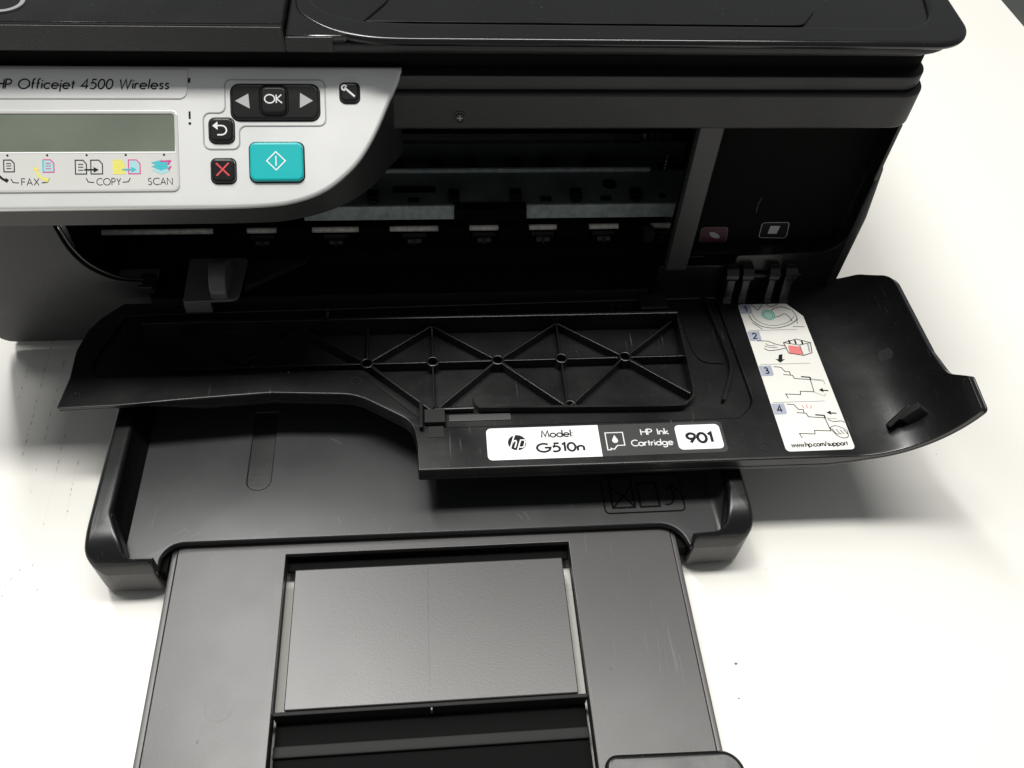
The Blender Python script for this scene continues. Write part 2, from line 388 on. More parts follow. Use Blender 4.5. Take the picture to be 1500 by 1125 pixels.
# right front frame round the bay recess
fr = rounded([(114, 40, 0), (196, 40, 8), (210.3, 62, 12), (210.3, 96, 0), (206.4, 128, 0), (205.3, 128, 0), (205.3, 74.5, 12), (152, 72.5, 2), (152, 66, 1), (114, 66, 0)], 0)
main.append(plate(fr, (), -8, 0, .8, Fh, 'black_satin'))
part('main_housing', printer, main)
side = []
side.append(plate(rounded([(306, 10, 6), (640, 10, 6), (640, 127, 0), (304.5, 127, 3), (304.5, 60, 12)], 0), (), 205.6, 210.3, 1.2, FX(0), 'housing', warp=lambda y, z, x: (y, z, 205.6 + (x - 205.6) * (.25 + .75 * min(1, max(0, (127 - z) / 30)))), cuts=[((0, 96, 0), (0, 1, 0)), ((0, 112, 0), (0, 1, 0))]))
side.append(plate([(303, 120), (640, 120), (640, 149.8), (303, 149.8)], (), 203.4, 205.2, .5, FX(0), 'black_satin'))
part('side_cover', printer, side)
part('arch_trim', printer, ribbon([(p[0] + 1.7, p[1] + 1.4) for p in archs], .8, -1.6, FY(305), 'black', h=1.0))
# bay
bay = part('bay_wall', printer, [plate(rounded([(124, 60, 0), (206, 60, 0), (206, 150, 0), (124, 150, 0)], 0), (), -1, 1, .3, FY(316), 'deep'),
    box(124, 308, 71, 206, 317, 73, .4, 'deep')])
part('small_scratch', bay, ribbon([(159, 92), (158.6, 97), (159.4, 101)], .35, 1.05, FY(316), 'grey_part', h=.2))
def par(x, z, w, h, sk): return rounded([(x, z), (x + w, z - .5), (x + w - sk, z + h), (x - sk * .6, z + h)], 1.6, 4)
FB = FY(314.9)
st = [sheet(par(134.8, 73.2, 14, 9.5, 1.5), .06, FB, 'maroon'), ribbon(par(134.8, 73.2, 14, 9.5, 1.5), .3, .12, FB, 'maroon_line', closed=True),
      sheet(curve_pts([(138.6, 79.6), (141.2, 79.4), (144.0, 77.4), (144.4, 75.7), (141.8, 75.8), (139.4, 77.4), (138.6, 79.6)], 3), .16, FB, 'ink_grey')]
part('magenta_slot_sticker', bay, st, 0)
st = [ribbon(par(165, 75.5, 14.5, 9.8, 1.5), .3, .08, FB, 'ink_faint', closed=True), sheet(par(165, 75.5, 14.5, 9.8, 1.5), .04, FB, 'ink'),
      sheet([(168.8, 78.1), (173.6, 78.0), (174.0, 83.0), (169.0, 83.2)], .1, FB, 'ink_faint')]
part('black_slot_sticker', bay, st, 0)
part('divider_column', printer, [plate([(116.9, 65), (127.4, 65), (126.2, 151), (115.4, 151)], (), -3, 2, .8, FY(305), 'grey_part'), box(116.6, 308.2, 60, 126, 312, 151, .3, 'deep'), box(146, 320, 40, 148, 404, 151, .3, 'deep')])

# ---------------- rim and scanner housing
def plan(front, rx, r, xl=-230, back=640): return rounded([(xl, front, 0), (rx, front, r), (rx, back, 4), (xl, back, 0)], 0, 9)
rim = [plate(plan(300.5, 209.5, 12), [rect(-200, 310, 198, 560)], 149.3, 166.2, 1.6, WZ, 'housing', bres=3),
       plate(plan(303.0, 208.0, 11), (), 166.2, 172.6, .7, WZ, 'housing')]
part('scanner_rim', printer, rim)
part('scanner_base', printer, [plate(plan(308.0, 208, 10), (), 172.7, 179, .6, WZ, 'deep'), plate(plan(306.5, 211, 14), (), 179, 183.5, 1.8, WZ, 'black', bres=3)])
lid = part('scanner_lid', printer, [plate(plan(300.5, 216, 20), (), 183.6, 187.4, 1.2, WZ, 'housing', bres=2)])
part('feeder_cover', printer, [plate([(-230, 300.3), (-51.6, 300.3), (-51.6, 640), (-230, 640)], (), 183.8, 195.0, .6, WZ, 'black_gloss'),
     box(-230, 299.6, 184.2, -51.9, 300.6, 193.8, .3, 'housing')])
part('feeder_hinge_block', printer, [plate(rounded([(-51.1, 300.3), (-29, 300.3, 3), (-12, 330, 30), (-12, 640), (-51.1, 640)], 0), (), 187.6, 190.4, .6, WZ, 'black_gloss'),
     box(-51.0, 299.7, 184.2, -34, 300.6, 190.0, .3, 'housing')])
trayo = rounded([(-50, 345, 0)] + [(a, b, 0) for a, b in curve_pts([(-50.2, 330), (-49.0, 320), (-44.5, 312), (-36, 304.3), (-26, 300), (-15.6, 298.0), (-2, 297.6)], 4)] + [(216.8, 297.6, 17), (220, 345, 30), (226, 640, 0), (-50, 640, 0)], 0, 10)
trayi = rounded([(-43.6, 345, 0)] + [(a, b, 0) for a, b in curve_pts([(-43.4, 330), (-42, 324), (-36, 317), (-26, 312), (-15, 310.5), (-4, 309.9)], 4)] + [(203, 309.5, 20), (212, 345, 20), (214, 630, 0), (-43.6, 630, 0)], 0, 10)
ft = part('document_tray', printer, [plate(trayo, [trayi], 187.4, 190.8, 1.68, WZ, 'black_gloss', bres=5),
     plate(trayi, (), 187.5, 188.6, .2, WZ, 'black_gloss'),
     plate(rounded([(-28, 312.4), (150, 312.4, 6), (158, 324), (158, 620), (-28, 620)], 1), (), 188.7, 189.6, .3, WZ, 'black_gloss')])
part('logo_ring', printer, [ribbon(circle(-151, 313, 6.6, 40), 1.6, 195.0, WZ, 'grey_sticker', closed=True, h=.5), plate(circle(-151, 313, 5.8, 30), (), 195.0, 195.2, .05, WZ, 'black_gloss')])

# ---------------- control panel
curve = curve_pts([(-8.8, 2.6), (-11.3, -4), (-14.5, -10.7), (-18.6, -20), (-22.9, -28), (-27.6, -34.6), (-33.7, -40.4), (-39.3, -44.4), (-45.5, -47.3), (-52.5, -49.3), (-59.8, -50.4), (-72, -51.0), (-85, -51.2)], 4)
pout = [(-228, 3.2), (-9.4, 3.2)] + curve[1:] + [(-228, -51.2)]
def inset(poly, d):
    n = len(poly); out = []
    for i in range(n):
        a = Vector(poly[i - 1]); p = Vector(poly[i]); b = Vector(poly[(i + 1) % n])
        e1 = (p - a).normalized(); e2 = (b - p).normalized(); nn = (Vector((e1.y, -e1.x)) + Vector((e2.y, -e2.x))).normalized()
        s = min(1 / max(.4, nn.dot(Vector((e2.y, -e2.x)))), 1.8); out.append(tuple(p + nn * d * s))
    return out
panel = part('control_panel', printer, [plate(pout, (), -3.5, 0, 1.3, PF, 'silver', bres=3)], centre=PF(-100, -25, 0))
# dark skirt: from under the silver plate straight down to z=130
sk = inset(pout, 1.2); vs = []; fs = []
for (u, v) in sk:
    t = PF(u, v, -1.6); vs.append(t)
for (u, v) in sk:
    t = PF(u, v, -1.6); k = max(0, min(1, (u + 60) / 50.0)) if u > -60 else 0
    vs.append(Vector((t.x, t.y + 1.5 , min(t.z - 4, 130.5 + 4 * k))))
n = len(sk)
for i in range(n): j = (i + 1) % n; fs.append([i, j, n + j, n + i])
fs.append(list(range(n, 2 * n))[::-1])
part('panel_skirt', panel, (vs, fs, 'skirt'), 50)
# name plate, window
part('name_plate', panel, plate(rounded([(-228, -9.6, 0), (-90.6, -9.6, 3.2), (-90.0, 1.6, 0), (-228, 1.6, 0)], 0), (), -.2, .45, .25, PF, 'silver'))
part('printed_name', panel, text("HP Officejet 4500 Wireless", -159.6, -5.9, 3.5, PF, .5, 'ink', .155, slant=.16, gap=.17, width=62.3), 0)
win = part('display_window', panel, [plate(rounded([(-170, -44.7), (-94.2, -44.7, 2.6), (-94.4, -14.0, 2.2), (-170, -14.0)], 0), [rounded([(-169, -29.6), (-95.6, -29.6), (-95.6, -15.3, 1.2), (-169, -15.3)], 0)], -.2, .5, .22, PF, 'window')])
part('display_screen', panel, [plate([(-168.9, -29.5), (-95.7, -29.5), (-95.7, -15.4), (-168.9, -15.4)], (), .02, .16, .03, PF, 'lcd'),
      ribbon([(-168, -29.9), (-95.4, -29.9)], .5, .56, PF, 'paper_white')], 0)
part('function_card', panel, [sheet(rounded([(-169, -44.0), (-94.8, -44.0, 2.2), (-94.8, -30.4), (-169, -30.4)], 0), .54, PF, 'card')], 0)
def doc(u, v, w, h, m, F=PF, n=.6, lines=True, fill=None):
    o = []
    if fill: o.append(sheet([(u, v), (u + w, v), (u + w, v + h * .72), (u + w * .7, v + h), (u, v + h)], n - .02, F, fill))
    o.append(ribbon([(u, v), (u + w, v), (u + w, v + h * .72), (u + w * .7, v + h), (u, v + h)], .38, n, F, m, closed=True))
    if lines:
        for k in (.28, .5, .7): o.append(ribbon([(u + w * .25, v + h * k), (u + w * .72, v + h * k)], .3, n + .01, F, m))
    return o
def handset(u, v, m, s=1.0):
    return [ribbon(curve_pts([(u, v + 3.2 * s), (u + .4 * s, v + 1.5 * s), (u + 1.8 * s, v), (u + 3.4 * s, v - .8 * s)], 4), .85 * s, .6, PF, m),
            ribbon([(u - .3 * s, v + 3.4 * s), (u + .5 * s, v + 2.4 * s)], 1.3 * s, .62, PF, m), ribbon([(u + 2.7 * s, v - .2 * s), (u + 3.7 * s, v - 1 * s)], 1.3 * s, .62, PF, m)]
ic = handset(-160.0, -39.6, 'ink') + doc(-157.6, -37.0, 3.7, 4.4, 'ink')
part('fax_icon', panel, ic, 0)
ic = handset(-146.2, -39.4, 'yellow', 1.15) + doc(-143.6, -37.2, 3.9, 4.6, 'magenta', fill='cyan_pale') + [ribbon([(-143.6, -37.2), (-143.6, -32.7)], .4, .64, PF, 'cyan')]
part('colour_fax_icon', panel, ic, 0)
def copy_icon(u, m1, m2, f1=None, f2=None, ma=None):
    o = doc(u, -38.0, 4.0, 5.2, m1, fill=f1) + doc(u + 5.6, -38.0, 4.2, 5.2, m2, lines=False, fill=f2)
    o.append(ribbon([(u + 3.2, -36.4), (u + 6.8, -36.4)], .5, .66, PF, ma or m1)); o.append(sheet([(u + 6.6, -37.4), (u + 8.4, -36.4), (u + 6.6, -35.4)], .67, PF, ma or m1)); return o
part('copy_icon', panel, copy_icon(-132.0, 'ink', 'ink'), 0)
part('colour_copy_icon', panel, copy_icon(-118.3, 'yellow', 'magenta', 'yellow', 'cyan_pale', 'cyan'), 0)
ic = []
for k, (mm, dy) in enumerate((('cyan_pale', -37.6), ('cyan', -36.2), ('cyan', -34.8))):
    ic.append(sheet([(-104.4, dy + 1.0), (-101, dy - .7), (-97.4, dy + .5), (-100.5, dy + 2.0)], .60 + .02 * k, PF, mm))
ic += [ribbon([(-98.2, -36.7), (-97.2, -35.2)], .5, .68, PF, 'magenta'), ribbon([(-101, -33.4), (-97.4, -33.2), (-98.4, -34.6)], .55, .68, PF, 'magenta')]
part('scan_icon', panel, ic, 0)
pr_ = text("FAX", -151.4, -42.1, 2.5, PF, .6, 'ink', .11, width=6.2) + text("COPY", -124.4, -42.2, 2.5, PF, .6, 'ink', .11, width=8.7) + text("SCAN", -105.7, -42.2, 2.5, PF, .6, 'ink', .11, width=8.9)
for a, b, c, d in ((-155.2, -152.4, -144.3, -141.5), (-128.2, -125.4, -115.0, -112.2)):
    pr_.append(ribbon([(a, -39.6), (a + .7, -41.0), (b, -41.2)], .32, .6, PF, 'ink')); pr_.append(ribbon([(c, -41.2), (d - .7, -41.0), (d, -39.6)], .32, .6, PF, 'ink'))
part('function_lettering', panel, pr_, 0)
part('indicator_dot', panel, [sheet(circle(u, -30.9 if u > -200 else 0, .42, 10), .62, PF, 'ink') for u in (-156.2, -142.0, -127.8, -113.6, -99.6)], 0)
part('alert_mark', panel, [ribbon([(-89.9, -14.3), (-89.9, -17.2)], .75, .06, PF, 'ink'), sheet(circle(-89.9, -18.9, .55, 10), .06, PF, 'ink')], 0)
part('alert_mark', panel, [ribbon([(-89.6, -1.6), (-89.8, -3.4)], .9, .06, PF, 'ink')], 0)
# raised line round the arrow pad and the back button
ln = rounded([(-76.6, -2.2), (-38.9, -2.2), (-38.9, -19.8), (-71.6, -19.8), (-71.6, -28.7), (-84.9, -28.7), (-84.9, -14.8), (-76.6, -14.8)], 2.6, 6)
part('raised_outline', panel, ribbon(ln, .45, -.02, PF, 'silver_trim', closed=True, h=.28), 50)
def rbtn(name, u0, v0, u1, v1, r, m, h, extra, dome=.9):
    pieces = [plate(rect(u0, v0, u1, v1, r), (), -.3, h, dome, PF, m, bres=4)] + extra
    return part(name, panel, pieces, 40)
well = lambda u0, v0, u1, v1, r: ribbon(rect(u0 - .25, v0 - .25, u1 + .25, v1 + .25, r), .55, .03, PF, 'ink', closed=True)
rbtn('arrow_pad', -74.2, -17.7, -41.3, -4.2, 3.2, 'button', 1.3, [well(-74.2, -17.7, -41.3, -4.2, 3.2),
     sheet([(-72.6, -10.7), (-67.6, -7.9), (-67.2, -13.6)], 1.36, PF, 'arrow_grey'), sheet([(-43.4, -10.6), (-48.2, -7.6), (-48.4, -13.4)], 1.36, PF, 'arrow_grey')])
rbtn('ok_button', -63.0, -16.0, -53.3, -5.4, 2.4, 'button', 2.2, [ribbon(rect(-63.5, -16.5, -52.8, -4.9, 2.7), .5, 1.34, PF, 'deep', closed=True)] + text("OK", -61.4, -11.8, 3.2, PF, 2.26, 'white_ink', .15, gap=.16, width=6.5))
back_ic = [ribbon([(-80.2, -20.1)] + arc(-77.9, -21.9, 1.85, 1.75, 80, -90, 8) + [(-79.5, -23.65)], .55, 1.56, PF, 'white_ink'), sheet([(-81.3, -20.2), (-79.3, -18.6), (-79.3, -21.8)], 1.57, PF, 'white_ink')]
rbtn('back_button', -82.6, -26.2, -73.7, -17.1, 2.2, 'button', 1.5, [well(-82.6, -26.2, -73.7, -17.1, 2.2)] + back_ic)
rbtn('cancel_button', -82.2, -41.6, -73.5, -32.6, 2.0, 'button', 1.5, [well(-82.2, -41.6, -73.5, -32.6, 2.0),
     ribbon([(-80.2, -39.2), (-75.6, -34.3)], .6, 1.56, PF, 'red_ink'), ribbon([(-80.3, -34.4), (-75.5, -39.2)], .6, 1.57, PF, 'red_ink')])
rbtn('start_button', -67.8, -41.3, -47.8, -26.5, 2.4, 'teal', 1.7, [well(-67.8, -41.3, -47.8, -26.5, 2.4),
     ribbon([(-61.4, -33.7), (-57.9, -37.2), (-54.4, -33.7), (-57.9, -30.2)], .4, 1.76, PF, 'paper_white', closed=True), ribbon([(-57.9, -35.6), (-57.9, -31.8)], .4, 1.77, PF, 'paper_white')])
wr = [ribbon([(-31.3, -5.6), (-27.5, -9.0)], .75, 1.46, PF, 'white_ink'), ribbon(arc(-31.4, -5.6, .95, .95, 20, 290, 8), .65, 1.48, PF, 'white_ink')]
rbtn('setup_button', -33.0, -10.9, -26.0, -3.6, 1.9, 'button', 1.4, [well(-33.0, -10.9, -26.0, -3.6, 1.9)] + wr)

# ---------------- access door (open, lying flat; its right end curls up)
S0, RR = 188.0, 44.0
def bend(s, y, z):
    if s < -105: return (s, y, 48 - (48 - z) * (1 - .72 * min(1, (-105 - s) / 25)))
    if s <= S0 - 12: return (s, y, z)
    k = max(0.0, min(1.0, (s - (S0 - 12)) / 18.0)); zz = 48 - (48 - z) * (1 - .55 * k)
    if s <= S0: return (s, y, zz)
    t = (s - S0) / RR; r = RR - (zz - 48)
    return (S0 + r * math.sin(t), y, 48 + RR - r * math.cos(t))
cuts = [((S0 - 12 + 2 * k, 0, 0), (1, 0, 0)) for k in range(0, 37)] + [((-105 - 5 * k, 0, 0), (1, 0, 0)) for k in range(6)]
door_out = rounded([(-8.2, 201, .8), (246, 199.5, 2), (247.5, 217, 2), (239, 225, 9), (237, 240, 6), (236.5, 290, 14), (222, 303, 10), (206, 308, 8), (190, 309, 3), (100, 309, 0),
    (100, 302, 0), (-150, 304, 0), (-158.7, 295, 0), (-163.2, 287, 6), (-165.8, 274, 10), (-165, 258, 0), (-166.6, 240.5, 1), (-142, 241.2, 4), (-118, 243, 0), (-74, 245.8, 18), (-36, 243.5, 26), (-10.5, 227, 20), (-8.6, 215, 6)], 0, 7)
rec_out = rounded([(-147.6, 296, 3), (-157.6, 266, 6), (-153, 257.5, 3), (-60, 257.5, 4), (-34, 256, 6), (-7, 229, 3), (-3, 223.6, 1), (140, 223.6, 9), (148.5, 232, 10), (146, 300, 2)], 0)
pocket = rounded([(-140, 285, 2), (-152, 266, 4), (-148, 260.4, 3), (-33, 259.5, 6), (-6, 233.4, 2), (114, 230.2, 5), (120.6, 237, 4), (121.8, 286, 2)], 0)
door = part('access_door', printer, [
    plate(door_out, (), 40.0, 42.4, .5, WZ, 'black_satin', warp=bend, cuts=cuts),
    plate(door_out, [rec_out], 42.4, 48, .7, WZ, 'black_satin', warp=bend, cuts=cuts, bres=2),
    plate(rec_out, [pocket], 42.4, 46.4, .4, WZ, 'black_satin')], centre=(0, 305, 48))
ribh0, ribh1 = 42.3, 47.8
def rib(a, b, w=1.0): return part('rib', door, plate([(p.x, p.y) for p in [Vector(a) + q for q in ()]] or quad(a, b, w), (), ribh0, ribh1, .2, WZ, 'black_satin'))
def quad(a, b, w):
    a = Vector(a); b = Vector(b); d = (b - a).normalized(); nn = Vector((-d.y, d.x)) * w / 2
    return [tuple(a - nn), tuple(b - nn), tuple(b + nn), tuple(a + nn)]
BX = [-154.7, -124, -93.2, -62.3, -31.6, -.6, 30.3, 61.0, 92.2]
for i in range(-3, 8):                                     # the long middle rib, boss to boss
    x0 = -31.6 + 30.75 * i; x1 = x0 + 30.75
    if i == 4: x1 = 121.5
    if i > 4 or x0 < -126: continue
    rib((x0 + (2.9 if i >= 0 else 0), 262), (x1 - (2.9 if i < 4 and i >= -1 else 0), 262), 1.1)
for xc in (-31.6, 30.3, 92.2):
    for sx in (-1, 1):
        x2 = xc + sx * 30.3; 
        if x2 > 121: x2 = 119.8
        rib((xc + sx * 2.3, 263.8), (x2, 284.8) if not (xc < 0 and sx < 0) else (x2, 284.8))
        yb = 233.5
        if xc < 0 and sx < 0: continue
        rib((xc + sx * 2.3, 260.2), (x2, yb if x2 < 119 else 239), 1.0 if sx < 0 else 1.5)
for xc in (-93.2,):
    for sx in (-1, 1): rib((xc + sx * 2.3, 263.2), (xc + sx * 29, 284.8), .8)
rib((-31.6, 264.9), (-31.6, 284.8), .8)
for x in (-.6, 61.0):
    rib((x, 264.9), (x, 284.8), .8); rib((x, 259.1), (x, 235), .8)
boss = part('screw_boss', door, [plate(circle(-31.6, 262, 3.1, 24), [circle(-31.6, 262, 2.2, 20)], 42.3, 48.3, .25, WZ, 'black_satin'), plate(circle(-31.6, 262, 2.25, 20), (), 42.3, 44, .1, WZ, 'deep')])
for x in (-.6, 30.3, 61.0, 92.2): clone(boss, (x + 31.6, 0, 0))
clone(boss, (61.8 + 31.6, 233.6 - 262, 0))
part('back_wall', door, plate(rounded([(-137, 285.6), (122, 285.0), (122.6, 287), (-137.6, 287.6)], .5), (), 42.3, 53.2, .5, WZ, 'black_satin'))
part('side_fin', door, ribbon(curve_pts([(139.4, 301), (141.2, 280), (142.6, 262), (142.6, 255), (141, 248), (134, 233)], 4), 1.3, 46.3, WZ, 'black_satin', h=3.4), 40)
part('side_fin', door, ribbon(curve_pts([(126, 288), (126.2, 272), (128, 262), (132, 258), (140.5, 257)], 4), .7, 46.3, WZ, 'black_satin', h=.9), 40)
pins = [(-84.8, 250), (-36.3, 251.4), (-131.9, 250.9), (-160.2, 246.9)]
pm = part('ejector_mark', door, ribbon(circle(pins[0][0], pins[0][1], 2.3, 22), .22, 48.0, WZ, 'black_matte', closed=True, h=.2), 0)
for x, y in pins[1:]: clone(pm, (x - pins[0][0], y - pins[0][1], 0))
clone(pm, (146.8 - pins[0][0], 206.5 - pins[0][1], 0))
for x, y in ((2.7, 278.1), (-5.9, 278.8), (55.6, 279.1), (66, 278.9), (92.7, 252.5), (-7, 268)): clone(pm, (x - pins[0][0], y - pins[0][1], -5.55))
def dotpad(x, y, z, r, F, w=None):
    o = []
    k = int(r / .62)
    for i in range(-k, k + 1):
        for j in range(-k, k + 1):
            a = i * .62 + (j % 2) * .31; b = j * .56
            if a * a + b * b < r * r: o.append(plate(circle(x + a, y + b, .19, 5), (), z, z + .14, .01, F, 'grey_part'))
    return o
for (x, y, z, r) in ((30.5, 236.5, 42.42, 3.6),):
    o = part('dotted_gate_mark', door, [p for p in dotpad(x, y, z, r, WZ) if p], 0); o['kind'] = 'stuff'
tt = math.radians(39); FW = Frame((S0 + RR * math.sin(tt), 250.5, 48 + RR * (1 - math.cos(tt))), (math.cos(tt), 0, math.sin(tt)), (0, 1, 0))
o = part('dotted_gate_mark', door, dotpad(0, 0, .1, 3.7, FW), 0); o['kind'] = 'stuff'
# latch bracket by the left end of the label strip
part('latch_bracket_and_reflection', door, [box(-7.2, 221.8, 46.4, -5.6, 236, 51, .3, 'black_satin'), box(-5.0, 224.6, 46.4, 4.2, 232, 50.6, .4, 'black_matte'),
     box(6.0, 227.4, 46.42, 34, 231.0, 46.9, .2, 'grey_part'), box(-.5, 232.2, 46.4, 17.4, 233.6, 49.6, .4, 'black_satin'),  # long grey plate stands in for a bright reflection on the recess floor
     box(-3.5, 218, 48.0, 3.4, 224, 48.25, .1, 'black_matte')])
part('pocket_wall', door, ribbon([(17.5, 238), (18.2, 234.6)] + curve_pts([(20, 232.4), (60, 231.2), (108, 230.0), (116, 231.6), (120.4, 237), (121.4, 250), (122.4, 285)], 5), 1.1, 46.3, WZ, 'black_satin', h=4.2), 40)
part('latch_tab', door, [plate(rounded([(0, -7), (13, -2), (13, 1.2), (0, 2)], .8), (), -.9, .9, .4, Frame((204, 211, 54.5), (.62, .35, .72), (-.30, -.45, .60)), 'black_matte'),
     plate(rect(-5, -1.6, 5, 1.6, .8), (), -4, 4, .5, Frame((214, 213, 61), (.6, .1, .75), (0, 1, 0)), 'black_matte')])
# hinge
hn = []
def cprof(x0, x1):   # curled strap, profile in Y/Z
    o = curve_pts([(295.4, 47.8), (297.2, 50.5), (298.3, 56), (299.6, 62), (301.8, 66.2), (305, 67.6)], 4) + [(310, 67.6)]
    i = [(310, 64.4)] + curve_pts([(305.2, 64.4), (303.4, 62.6), (302.2, 58), (301.4, 53), (300.4, 49), (299, 47.2)], 4)
    return plate(o + i, (), x0, x1, .9, FX(0), 'black_satin', bres=2)
for x0, x1 in ((148.6, 153.6), (156.6, 161.2), (170.6, 174.8), (178.6, 184.0)): part('hinge_arm', door, cprof(x0, x1))
for x0_, x1_ in ((147.8, 154.0), (156.2, 161.8), (170.2, 175.4), (178.4, 184.6)): part('hinge_barrel', door, tube((x0_, 303.4, 62.4), (x1_, 303.4, 62.4), 4.6, 'black_satin', 22), 40)
part('hinge_pin', door, tube((149, 303.6, 60.2), (188, 303.6, 60.2), 1.4, 'black_satin', 16), 40)
part('hinge_bracket', printer, [box(121, 311, 62, 138, 320, 67, .5, 'black'), box(138.5, 313, 66, 152, 322, 70, .5, 'black'), box(164.4, 306, 48.1, 173.6, 316, 57.5, .5, 'black'), box(104.8, 290.6, 48.2, 119.0, 300, 51, .5, 'black')])

# model label
LF = Frame((0, 0, 48.0), (1, 0, 0), (0, 1, 0))
x0, x1, y0, y1 = 22.2, 130.0, 204.7, 221.7
lab = [plate(rect(x0, y0, x1, y1, 2.2), (), .02, .14, .02, LF, 'label_dark'),
       sheet(rounded([(x0, y0, 2.2), (72.8, y0, 0), (72.8, y1, 0), (x0, y1, 2.2)], 0), .17, LF, 'paper_white'),
       sheet(rect(107.8, y0 + 2.0, 128.6, y1 - 1.6, 2.2), .17, LF, 'paper_white'),
       sheet(circle(35.6, 213.6, 4.1, 32), .20, LF, 'ink')]
lab += [ribbon([(32.4, 210.6), (34.7, 217.8)], .62, .23, LF, 'paper_white'), ribbon([(33.6, 213.4), (34.3, 214.6), (35.2, 214.7), (35.3, 213.6), (34.4, 210.9)], .58, .23, LF, 'paper_white'),
        ribbon([(35.2, 208.8), (37.3, 214.9), (38.9, 214.9), (39.2, 213.9), (38.5, 211.5), (37.6, 211.0), (36.2, 211.2)], .58, .23, LF, 'paper_white')]
lab += text("Model:", 46.8, 215.9, 3.6, LF, .22, 'ink', .18, width=14.2, gap=.14)
lab += text("G510n", 44.2, 208.2, 4.3, LF, .2, 'ink', .24, width=21, gap=.16)
lab += text("HP Ink", 104.6, 215.4, 3.1, LF, .2, 'white_ink', .17, width=12.6, gap=.15, align='r')
lab += text("Cartridge", 105.6, 209.6, 3.1, LF, .2, 'white_ink', .17, width=18.8, gap=.15, align='r')
lab += text("901", 118.3, 210.3, 5.0, LF, .2, 'ink', .27, width=11.6, gap=.14, align='c')
lab += [ribbon([(77.2, 208.8), (77.2, 208.0), (75.6, 208.0), (75.6, 217.2), (83.6, 217.2), (83.6, 210.2), (80.2, 210.2), (78.6, 208.2)], .5, .2, LF, 'white_ink', closed=True),
        sheet([(79.6, 215.9)] + arc(79.6, 212.9, 1.35, 1.35, 20, -200, 10), .2, LF, 'white_ink')]
part('model_label', door, lab, 0)

# instruction label
x0, x1, y0, y1 = 156.3, 188.6, 203.6, 294.6
IL = LF
ins = [plate(rounded([(x0, y0, 2), (x1, y0, 2), (x1, y1 - 9, 1.5), (x1 - 6.5, y1, 1.5), (x0, y1, 2)], 0), (), .02, .16, .02, LF, 'paper')]
def I(x, y): return (x0 + x, y0 + y)
def rb(pts, w=.28, m='ink', n=.24, cl=False): ins.append(ribbon([I(*p) for p in pts], w * 1.3, n, LF, m, closed=cl))
def fl_(pts, m, n=.21): ins.append(sheet([I(*p) for p in pts], n, LF, m))
for (yy, num) in ((90.8, '1'), (72.4, '2'), (50.0, '3'), (27.0, '4')):
    fl_(rounded([(0.2, yy), (.2, yy - 6.4), (6.4, yy - 6.4, 1.4), (6.4, yy)], 0), 'lilac', .2)
    ins += text(num, x0 + 3.4, y0 + yy - 4.9, 3.6, LF, .27, 'ink', .18, align='c')
for yy in (73.0, 50.8, 27.6): rb([(1.2, yy), (26.5, yy)], .22, 'ink_grey')
# step 1: finger on the round teal key
rb(curve_pts([(4, 84), (5, 79.5), (9, 75.5), (16, 74.3), (24, 76.6), (29, 80.5)]), .3); rb(curve_pts([(5.8, 84), (7, 80), (10.5, 77), (16, 76), (23, 78), (27.5, 82)]), .2)
rb([(4.5, 78.2), (8.5, 73.7)], .25); rb([(7, 91), (9.6, 86.8), (13, 90.6)], .3); rb([(15, 90.6), (17, 88.8), (21, 90.6)], .3)
fl_(circle(14.2, 83.4, 3.2, 24), 'mint', .22); rb(circle(14.2, 83.4, 3.3, 24), .35, 'tealink', cl=True); rb(circle(14.2, 83.4, 2.3, 20), .3, 'tealink', cl=True)
rb(curve_pts([(16.4, 85.8), (18.8, 88), (23, 88.6), (27.8, 86.2)]), .28); rb(curve_pts([(16.6, 81.6), (19.6, 82.2), (22.6, 83.8), (24.6, 82), (25.4, 78.4)]), .28); rb([(24.8, 75), (30.8, 74.6)], .25); rb(curve_pts([(27.6, 86), (28.6, 82), (27.6, 77)]), .25)
# step 2: fingers pulling the red tape off a cartridge
fl_([(18, 57), (24.6, 56.4), (24.6, 61.6), (18.6, 62.6)], 'red_soft', .22)
rb([(16.8, 64.4), (24, 66.6), (30.6, 64), (29.4, 57.4), (24.6, 55.8), (17.6, 57.6)], .32, cl=True); rb([(16.8, 64.4), (24.6, 62.6), (30.6, 64)], .28); rb([(24.6, 62.6), (24.6, 55.8)], .25)
rb([(20, 63.8), (20, 66)], .7, 'ink'); rb([(23, 63.4), (23, 65.9)], .7, 'ink'); rb([(26.4, 63), (26.4, 65.4)], .7, 'ink'); rb([(29, 63.2), (28.4, 58)], .6, 'ink_grey')
rb(curve_pts([(3.6, 66), (9, 65.6), (13, 63.4), (17.4, 62.2)]), .3); rb(curve_pts([(6, 61), (8, 59.6), (12, 59.8), (17.6, 61)]), .3)
rb(curve_pts([(7.6, 64.2), (9, 62.8), (12, 62.6)]), .22); rb(curve_pts([(6.6, 62.6), (9.6, 61.4), (13, 61.6)]), .22)
fl_([(12.2, 56.6), (14.2, 57), (13.2, 53.6), (14.6, 53.8), (11.6, 51.6), (9.8, 54.2), (11.2, 53.8)], 'ink', .24)
